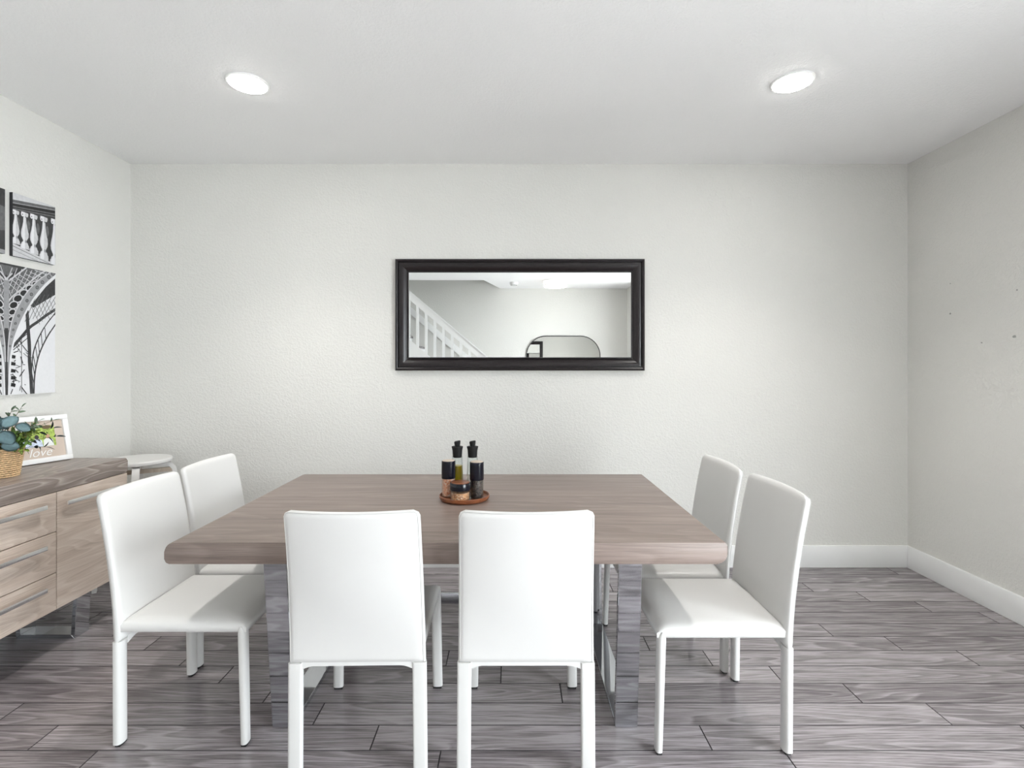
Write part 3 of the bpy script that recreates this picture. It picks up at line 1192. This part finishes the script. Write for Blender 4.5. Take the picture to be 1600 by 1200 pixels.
for k in range(13):
    i = int((k + 0.8) / 14 * (len(band) - 1) * 0.9)
    j = int((k + 0.8) / 14 * (len(arch) - 1) * 0.9)
    c = ((band[i][0] + arch[j][0]) / 2, (band[i][1] + arch[j][1]) / 2)
    q = ez(*c)
    s0 = max(6, 22 - k * 1.0)
    for s_ in (1, -1):
        qq = q if s_ == 1 else (2 * MIR - q[0], q[1])
        P.blob(qq, s0 * U * 0.95, s0 * U * 0.85, 1, 0.7 * s_, 8)
        P.blob(qq, s0 * U * 0.55, s0 * U * 0.5, 3, 0, 8)
        P.blob(qq, s0 * U * 0.28, s0 * U * 0.28, 1, 0, 6)
both(P.stroke, band, 8 * U, 4)
both(P.stroke, arch, 15 * U, 5)
P.build(cv, CT)

# ------------------------------------------------------------------ framed photo on the sideboard
fx, fy = -2.390, 2.800           # front bottom corner at the far end
ang = math.atan2(0.247, 0.074)   # direction of the lower rail
FW, FH = 0.30, 0.246
pf = thing('photo_frame', 'white photo frame with beige mat leaning beside the potted greenery', 'picture frame',
           (fx - math.cos(ang) * FW / 2, fy - math.sin(ang) * FW / 2, SZ + 0.0045))
# local: x along the rail, -y towards the viewer, z up; lean back
pf.rotation_euler = (0, 0, ang)
LEAN = Matrix.Rotation(-math.radians(12), 4, 'X')


def pfbox(name, x0, x1, y0, y1, z0, z1, m, parent=pf, bev=0.0):
    return obj(name, bx(x0, x1, y0, y1, z0, z1, bev=bev, M=None), m, parent)


lean = bpy.data.objects.new('lean', None)
fm = bmesh.new()
w = 0.026
for x0, x1, z0, z1 in ((-FW / 2, FW / 2, 0, w), (-FW / 2, FW / 2, FH - w, FH), (-FW / 2, -FW / 2 + w, w, FH - w), (FW / 2 - w, FW / 2, w, FH - w)):
    box(fm, x0, x1, 0, 0.020, z0, z1, bev=0.0025)
bmesh.ops.transform(fm, matrix=LEAN, verts=fm.verts)
bpy.data.objects.remove(lean)
obj('frame', fm, 'paint_white', pf)


def pf_poly(name, pts, m, off, parent=pf):
    bm = bmesh.new()
    prism([(x, 0.0115 - off, z) for x, z in pts], (0, 0.0003, 0), bm)
    bmesh.ops.transform(bm, matrix=LEAN, verts=bm.verts)
    return obj(name, bm, m, parent, smooth=None)


def rect(x0, x1, z0, z1):
    return [(x0, z0), (x1, z0), (x1, z1), (x0, z1)]


def ell(cx, cz, rx, rz, n=14):
    return [(cx + rx * math.cos(2 * PI * i / n), cz + rz * math.sin(2 * PI * i / n)) for i in range(n)]


bk = bx(-FW / 2 + 0.01, FW / 2 - 0.01, 0.013, 0.0195, 0.008, FH - 0.01)
bmesh.ops.transform(bk, matrix=LEAN, verts=bk.verts)
obj('backing', bk, 'carcass', pf)
st = bmesh.new()
box(st, -0.03, 0.03, 0.030, 0.034, 0.0, 0.19, M=Matrix.Translation((0, 0.062, 0)) @ Matrix.Rotation(math.radians(12), 4, 'X'))
obj('easel_back', st, 'carcass', pf)
pf_poly('mat_board', rect(-FW / 2 + 0.02, FW / 2 - 0.02, 0.02, FH - 0.02), 'mat_board', 0.0)
ph = pf_poly('photo', rect(-0.09, 0.085, 0.085, 0.195), 'photo_green', 0.0006)
pf_poly('photo_sky', [(-0.09, 0.160), (-0.02, 0.170), (0.03, 0.195), (-0.09, 0.195)], 'photo_sky', 0.0010, ph)
pf_poly('photo_hill', ell(0.050, 0.186, 0.022, 0.010), 'stem_brown', 0.0013, ph)
for cx_, hd, bdm in ((-0.045, 'photo_skin', 'photo_blue'), (0.0, 'photo_dark', 'photo_blue'), (0.050, 'photo_skin', 'photo_sky')):
    pf_poly('figure', [(cx_ - 0.024, 0.0855), (cx_ + 0.024, 0.0855), (cx_ + 0.021, 0.118), (cx_ + 0.008, 0.128), (cx_ - 0.008, 0.128),
                       (cx_ - 0.021, 0.118)], bdm, 0.0016, ph)
    pf_poly('figure_head', ell(cx_, 0.137, 0.0095, 0.012), hd, 0.0019, ph)
# the word on the mat
cu = bpy.data.curves.new('love', 'FONT')
cu.body = 'love'
cu.size = 0.062
cu.shear = 0.35
cu.align_x = 'CENTER'
cu.offset = -0.0006
cu.extrude = 0.0002
tmp = bpy.data.objects.new('love', cu)
C.objects.link(tmp)
bpy.context.view_layer.update()
me = bpy.data.meshes.new_from_object(tmp.evaluated_get(bpy.context.evaluated_depsgraph_get()))
bpy.data.objects.remove(tmp)
me.transform(LEAN @ Matrix.Translation((0.005, 0.0106, 0.036)) @ Matrix.Rotation(PI / 2, 4, 'X'))
link('lettering', me, 'paint_white', pf)

# ------------------------------------------------------------------ woven pot of greenery
pot = thing('potted_eucalyptus', 'woven rattan pot of blue-green eucalyptus and small green sprigs on the sideboard', 'potted plant', (-2.345, 2.345, SZ))
R0, R1, PH = 0.066, 0.084, 0.128
bkt = obj('pot', lathe([(0.0, 0.0), (R0 - 0.004, 0.0), (R1 - 0.004, PH - 0.002), (R1 - 0.009, PH - 0.002), (R0 - 0.008, 0.012), (0, 0.012)], 40), 'rattan_dark', pot)
rows_, cols_ = 13, 30
bm = bmesh.new()
for r in range(rows_ + 1):
    z = 0.004 + r * (PH - 0.004) / rows_
    pts = []
    for i in range(cols_ * 2):
        a = PI * i / cols_
        rad = R0 + (R1 - R0) * z / PH + (0.0028 if (i + r) % 2 else -0.0018)
        pts.append((rad * math.cos(a), rad * math.sin(a), z))
    tube(pts, 0.0042, 5, bm, closed=True)
wv_ = obj('weave', bm, 'rattan', pot, smooth=180)
wv_['kind'] = 'stuff'
obj('rim', tube([((R1 + 0.001) * math.cos(2 * PI * i / 40), (R1 + 0.001) * math.sin(2 * PI * i / 40), PH) for i in range(40)], 0.005, 8, closed=True), 'rattan', pot, smooth=180)
obj('filler', lathe([(0, 0.10), (R1 - 0.012, 0.10)], 30), 'stem_brown', pot)
random.seed(21)


def leaf_mesh(L, Wd, curl=0.15, n=8):
    bm = bmesh.new()
    rows = []
    for i in range(n + 1):
        t = i / n
        w = Wd / 2 * math.sin(PI * min(1, t * 0.97 + 0.015)) ** 0.7
        z = -curl * L * t * t
        rows.append([bm.verts.new((x * w, t * L, z + abs(x) * w * 0.25)) for x in (-1, -0.5, 0, 0.5, 1)])
    for a, b in zip(rows, rows[1:]):
        for k in range(4):
            bm.faces.new((a[k], a[k + 1], b[k + 1], b[k]))
    bmesh.ops.solidify(bm, geom=bm.faces[:], thickness=0.0006)
    me = bpy.data.meshes.new('leaf')
    bm.to_mesh(me)
    bm.free()
    for p in me.polygons:
        p.use_smooth = True
    return me


big = leaf_mesh(0.066, 0.056, 0.12)
big.materials.append(MATS['leaf_blue'])
sm = {}
for nm in ('leaf_green', 'leaf_lime', 'leaf_sage', 'leaf_slate'):
    sm[nm] = leaf_mesh(0.028, 0.014, 0.2, 4) if nm != 'leaf_slate' else leaf_mesh(0.036, 0.016, 0.2, 5)
    sm[nm].materials.append(MATS[nm])


def put_leaf(me, pos, direction, up=None, scale=1.0, parent=pot):
    d = Vector(direction).normalized()
    upv = Vector(up) if up else Vector((random.uniform(-1, 1), random.uniform(-1, 1), 1))
    s = d.cross(upv).normalized()
    n = s.cross(d)
    M = Matrix((s, d, n)).transposed().to_4x4()
    o = bpy.data.objects.new('leaf', me)
    C.objects.link(o)
    o.parent = parent
    o.matrix_local = Matrix.Translation(pos) @ M @ Matrix.Scale(scale, 4)
    return o


# stems: (tip direction, height, kind)
def stem(tip, kind, nleaf, base=None):
    b = Vector(base or (random.uniform(-.03, .03), random.uniform(-.03, .03), 0.10))
    t = Vector(tip)
    mid = (b + t) / 2 + Vector((0, 0, 0.03))
    pts = [b * (1 - s) ** 2 + mid * 2 * s * (1 - s) + t * s * s for s in [i / 8 for i in range(9)]]
    so = obj('stem', tube(pts, [0.0019 - 0.0012 * i / 8 for i in range(9)], 6), 'stem_brown', pot, smooth=180)
    for i in range(nleaf):
        s = 0.35 + 0.65 * (i + 0.5) / nleaf
        p = b * (1 - s) ** 2 + mid * 2 * s * (1 - s) + t * s * s
        tan = ((mid - b) * (1 - s) + (t - mid) * s).normalized()
        side = tan.orthogonal().normalized()
        side = Matrix.Rotation(i * 2.4 + random.uniform(-.4, .4), 3, tan) @ side
        put_leaf(sm[kind], p, tan * 0.6 + side, tan, random.uniform(0.75, 1.25), so)
    put_leaf(sm[kind], t, (t - mid), None, 1.0, so)
    return so


# camera-facing side of the plant is towards +x and -y
for tip, n in (((0.085, 0.02, 0.315), 11), ((-0.01, -0.02, 0.32), 9), ((0.03, 0.03, 0.30), 9)):
    stem(tip, 'leaf_sage', n)
for i in range(6):
    a = random.uniform(-0.6, 2.2)
    stem((0.12 * math.cos(a), 0.12 * math.sin(a), random.uniform(0.14, 0.25)), 'leaf_green', 13)
for i in range(3):
    a = random.uniform(0.0, 1.9)
    stem((0.13 * math.cos(a), 0.13 * math.sin(a), random.uniform(0.15, 0.24)), 'leaf_lime', 12)
for tip in ((0.10, 0.17, 0.24), (0.13, 0.15, 0.165), (0.125, 0.10, 0.12), (0.08, 0.19, 0.20)):
    stem(tip, 'leaf_sage' if tip[2] > 0.23 else 'leaf_slate', 6)
for px, py, dep, kd in ((30, 690, 2.30, 'leaf_green'), (45, 688, 2.33, 'leaf_green'), (40, 674, 2.35, 'leaf_green'), (54, 664, 2.38, 'leaf_sage'),
                        (38, 702, 2.32, 'leaf_lime'), (22, 676, 2.30, 'leaf_green'), (60, 658, 2.36, 'leaf_sage')):
    stem(Vector(((px - CX) / F * dep, dep, H + (CY - py) / F * dep)) - pot.location, kd, 10)
toward = Vector((0.62, -0.72, 0.25)).normalized()
for (px, py, dep, ax, sc) in ((16, 659, 2.28, (0.5, 0.3, 0.6), 1.0), (2, 662, 2.27, (-0.7, 0.2, 0.4), 0.95), (36, 668, 2.30, (0.9, 0.4, -0.4), 0.85),
                              (0, 682, 2.25, (-0.4, 0, 0.7), 1.0), (11, 684, 2.24, (0.4, 0.2, -0.6), 1.05), (16, 697, 2.26, (1, 0.5, -0.1), 0.95), (-22, 670, 2.28, (-1, 0, 0.3), 1.0),
                              (-25, 695, 2.27, (-1, 0, -0.2), 1.0), (-10, 655, 2.33, (-0.4, 0.2, 1), 0.9), (-45, 690, 2.33, (-1, 0.3, 0), 0.9)):
    wpos = Vector(((px - CX) / F * dep, dep, H + (CY - py) / F * dep)) - pot.location
    d = Vector(ax)
    d = (d - toward * d.dot(toward)).normalized()
    st_ = obj('stem', tube([Vector((0, 0, 0.1)), (Vector((0, 0, 0.14)) + wpos * 0.4) * 0.8, wpos - d * 0.03 * sc], 0.0018, 6), 'stem_brown', pot, smooth=180)
    put_leaf(big, wpos - d * 0.033 * sc, d, toward + Vector((random.uniform(-.3, .3), random.uniform(-.3, .3), 0.25)), sc, st_)

# ------------------------------------------------------------------ stool in the corner
so_ = thing('round_stool', 'tall white round-topped stool in the corner beyond the sideboard', 'stool', (-2.335, 3.205, 0))
zs_ = 0.787
obj('seat', lathe([(0, zs_ - 0.026), (0.176, zs_ - 0.026), (0.183, zs_ - 0.020), (0.184, zs_ - 0.006), (0.180, zs_), (0, zs_ + 0.001)], 48), 'stool_white', so_)
for k in range(4):
    a = PI / 4 + k * PI / 2 + math.radians(-12)
    bm = bmesh.new()
    # bent leg: from under the seat out past the rim, then down to the floor
    prof = [(0.06, zs_ - 0.040), (0.12, zs_ - 0.040), (0.165, zs_ - 0.046), (0.190, zs_ - 0.075), (0.197, zs_ - 0.12), (0.205, 0.30), (0.212, 0.0)]
    th = 0.012
    hwid = 0.019
    secs = []
    for i, (r, z) in enumerate(prof):
        p = prof[max(i - 1, 0)]
        q = prof[min(i + 1, len(prof) - 1)]
        tr, tz = q[0] - p[0], q[1] - p[1]
        l = math.hypot(tr, tz)
        nr, nz = -tz / l, tr / l
        if i == len(prof) - 1:
            nr, nz = 1, 0
        ring = []
        for s1, s2 in ((1, 1), (1, -1), (-1, -1), (-1, 1)):
            rr, z2 = r + nr * th * s1, z + nz * th * s1
            tt = hwid * s2
            ring.append(bm.verts.new((rr * math.cos(a) - tt * math.sin(a), rr * math.sin(a) + tt * math.cos(a), max(0.0, z2))))
        secs.append(ring)
    for c, d in zip(secs, secs[1:]):
        for i in range(4):
            j = (i + 1) % 4
            bm.faces.new((c[i], c[j], d[j], d[i]))
    bm.faces.new(secs[0])
    bm.faces.new(secs[-1])
    obj('leg', bm, 'stool_white', so_, smooth=40)
for a in (math.radians(33), math.radians(123)):
    bm = bx(-0.19, 0.19, -0.012, 0.012, zs_ - 0.095, zs_ - 0.070, M=Matrix.Rotation(a, 4, 'Z'))
    obj('brace', bm, 'pale_wood', so_)
obj('foot_ring', tube([(0.205 * math.cos(2 * PI * i / 40), 0.205 * math.sin(2 * PI * i / 40), 0.28) for i in range(40)], 0.008, 8, closed=True), 'stool_white', so_, smooth=180)

# ------------------------------------------------------------------ spice tray on the table
tr = thing('serving_tray', 'round reddish-brown wooden tray on the dining table', 'tray', (-0.2103, 2.325, TZ))
obj('tray_body', lathe([(0, 0), (0.100, 0), (0.108, 0.003), (0.1135, 0.012), (0.1140, 0.021), (0.1115, 0.0225), (0.1090, 0.020), (0.1065, 0.012), (0.100, 0.0100), (0, 0.0100)], 64),
    'acacia', tr, smooth=50)
Z0 = TZ + 0.0101


def grinder(x, y, fill, label, group):
    t = thing('spice_grinder', label, 'grinder', (x, y, Z0), group=group)
    gl = obj('glass_body', lathe([(0, 0), (0.0285, 0), (0.0305, 0.003), (0.0305, 0.083), (0.0285, 0.083), (0.0285, 0.004), (0, 0.004)], 40), 'glass', t)
    obj('spice', lathe([(0, 0.0045), (0.0278, 0.0045), (0.0278, 0.0815), (0, 0.0815)], 32), fill, gl)
    cap = obj('cap', lathe([(0, 0.083), (0.0310, 0.083), (0.0318, 0.085), (0.0318, 0.160), (0.0300, 0.1625), (0.0, 0.1625)], 40), 'cap_black', t)
    obj('wooden_disc', lathe([(0, 0.1645), (0.0270, 0.1645), (0.0285, 0.163), (0.0285, 0.1620)], 40), 'pale_wood', cap)


grinder(-0.284, 2.337, 'pink_salt', 'tall black-capped glass grinder of pink salt on the round tray', 'grinders on the tray')
grinder(-0.153, 2.308, 'peppercorn', 'tall black-capped glass grinder of dark peppercorns on the round tray', 'grinders on the tray')
t = thing('spice_jar', 'short wide glass jar of reddish salt with black lid, front of the tray', 'jar', (-0.224, 2.272, Z0))
gl = obj('glass_body', lathe([(0, 0), (0.040, 0), (0.0435, 0.004), (0.0435, 0.046), (0.041, 0.046), (0.041, 0.005), (0, 0.005)], 40), 'glass', t)
obj('spice', lathe([(0, 0.0055), (0.0402, 0.0055), (0.0402, 0.036), (0, 0.034)], 36), 'chili_salt', gl)
lid = obj('lid', lathe([(0, 0.046), (0.0445, 0.046), (0.0455, 0.048), (0.0455, 0.075), (0.0435, 0.078), (0, 0.078)], 40), 'cap_black', t)
obj('wooden_disc', lathe([(0, 0.0805), (0.0395, 0.0805), (0.041, 0.079), (0.041, 0.0775)], 40), 'acacia', lid)


def cruet(x, y, oil, label):
    t = thing('oil_bottle', label, 'bottle', (x, y, Z0), group='oil bottles on the tray')
    gl = obj('glass_body', lathe([(0, 0), (0.0275, 0), (0.0300, 0.003), (0.0290, 0.06), (0.0250, 0.172), (0.0235, 0.172), (0.0272, 0.06), (0.028, 0.005), (0, 0.005)], 40), 'glass', t)
    if oil:
        obj('oil', lathe([(0, 0.0055), (0.0270, 0.0055), (0.0265, 0.06), (0.0242, 0.130), (0, 0.130)], 36), 'olive_oil', gl)
    s = obj('stopper', lathe([(0, 0.168), (0.0205, 0.168), (0.0215, 0.174), (0.0228, 0.200), (0.0265, 0.216), (0.0265, 0.219), (0.012, 0.2195), (0, 0.2195)], 36), 'stopper_black', t)
    kb = lathe([(0, 0.218), (0.0115, 0.218), (0.0135, 0.228), (0.0150, 0.241), (0.0130, 0.244), (0, 0.244)], 24)
    for v in kb.verts:
        if v.co.z > 0.235:
            v.co.z += v.co.x * 0.18
    obj('pour_spout', kb, 'stopper_black', s)


cruet(-0.2495, 2.392, True, 'slim glass bottle half full of yellow oil with black stopper')
cruet(-0.1785, 2.392, False, 'slim empty clear glass bottle with black stopper')

# ------------------------------------------------------------------ what the framed mirror reflects
om = thing('rounded_mirror', 'large rounded thin-framed mirror on the opposite wall, seen in reflection', 'mirror', (0.92, YO, 1.46))
RW, RH, RR = 0.64, 0.44, 0.34


def rounded(hw_, hh_, r, n=10):
    pts = []
    for cx_, cz_, a0 in ((hw_ - r, hh_ - r, 0), (-hw_ + r, hh_ - r, 90), (-hw_ + r, -hh_ + r, 180), (hw_ - r, -hh_ + r, 270)):
        for i in range(n + 1):
            a = math.radians(a0 + 90 * i / n)
            pts.append((cx_ + r * math.cos(a), cz_ + r * math.sin(a)))
    return pts


pts = rounded(RW, RH, RR)
obj('mirror_glass', prism([(x, 0.012, z) for x, z in pts], (0, 0.006, 0)), 'mirror_silver', om, smooth=None)
obj('rim', tube([(x, 0.014, z) for x, z in rounded(RW + 0.004, RH + 0.004, RR + 0.004)], 0.009, 6, closed=True), 'black_metal', om, smooth=180)

# staircase behind the camera, climbing to the left along the opposite wall
SL = 0.845
RY = -1.12
st = thing('staircase', 'white-railed staircase climbing left, seen reflected in the framed mirror', 'staircase', (0.292, RY, 0))


def nose(x):               # nosing line, local x (0 at the foot, negative uphill)
    return -SL * x


rise, run = 0.19, 0.19 / SL
for i in range(12):
    x0 = -i * run
    if x0 - run < XL - 0.292:
        break
    obj('tread', bx(x0 - run, x0 + 0.02, YO - RY, -0.03, (i + 1) * rise - 0.035, (i + 1) * rise, bev=0.004), 'floor_wood', st)
    obj('riser', bx(x0 - 0.016, x0, YO - RY + 0.001, -0.031, i * rise, (i + 1) * rise - 0.035), 'paint_white', st)
top_x = XL - 0.292 + 0.01
obj('stringer', prism([(0.05, -0.03, 0.0), (0.05, -0.03, 0.16), (top_x, -0.03, nose(top_x) + 0.20), (top_x, -0.03, 0.0)], (0, 0.03, 0)), 'paint_white', st, smooth=None)
RT = 0.95
obj('handrail', prism([(0.02, -0.045, nose(0.02) + RT), (0.02, -0.045, nose(0.02) + RT - 0.12), (top_x, -0.045, nose(top_x) + RT - 0.12), (top_x, -0.045, nose(top_x) + RT)],
                      (0, 0.04, 0)), 'paint_white', st, smooth=None)
obj('rail_cap', prism([(0.03, -0.06, nose(0.03) + RT + 0.022), (0.03, -0.06, nose(0.03) + RT), (top_x, -0.06, nose(top_x) + RT), (top_x, -0.06, nose(top_x) + RT + 0.022)],
                      (0, 0.07, 0)), 'paint_white', st, smooth=None)
x = -0.12
while x > top_x + 0.05:
    obj('baluster', prism([(x - 0.02, -0.040, nose(x - 0.02) + 0.15), (x + 0.02, -0.040, nose(x + 0.02) + 0.15),
                           (x + 0.02, -0.040, nose(x + 0.02) + RT - 0.118), (x - 0.02, -0.040, nose(x - 0.02) + RT - 0.118)], (0, 0.032, 0)), 'paint_white', st, smooth=None)
    x -= 0.137
nw_ = bmesh.new()
box(nw_, 0.03, 0.12, -0.07, 0.02, 0, 1.06, bev=0.004)
box(nw_, 0.018, 0.132, -0.082, 0.032, 1.06, 1.09, bev=0.006)
obj('newel_post', nw_, 'paint_white', st)
wr_ = prism([(-0.2, YO - RY + 0.002, nose(-0.2) + 0.56), (-0.2, YO - RY + 0.002, nose(-0.2) + 0.69), (top_x, YO - RY + 0.002, nose(top_x) + 0.69), (top_x, YO - RY + 0.002, nose(top_x) + 0.56)], (0, 0.02, 0))
obj('wall_rail', wr_, 'paint_white', st, smooth=None)
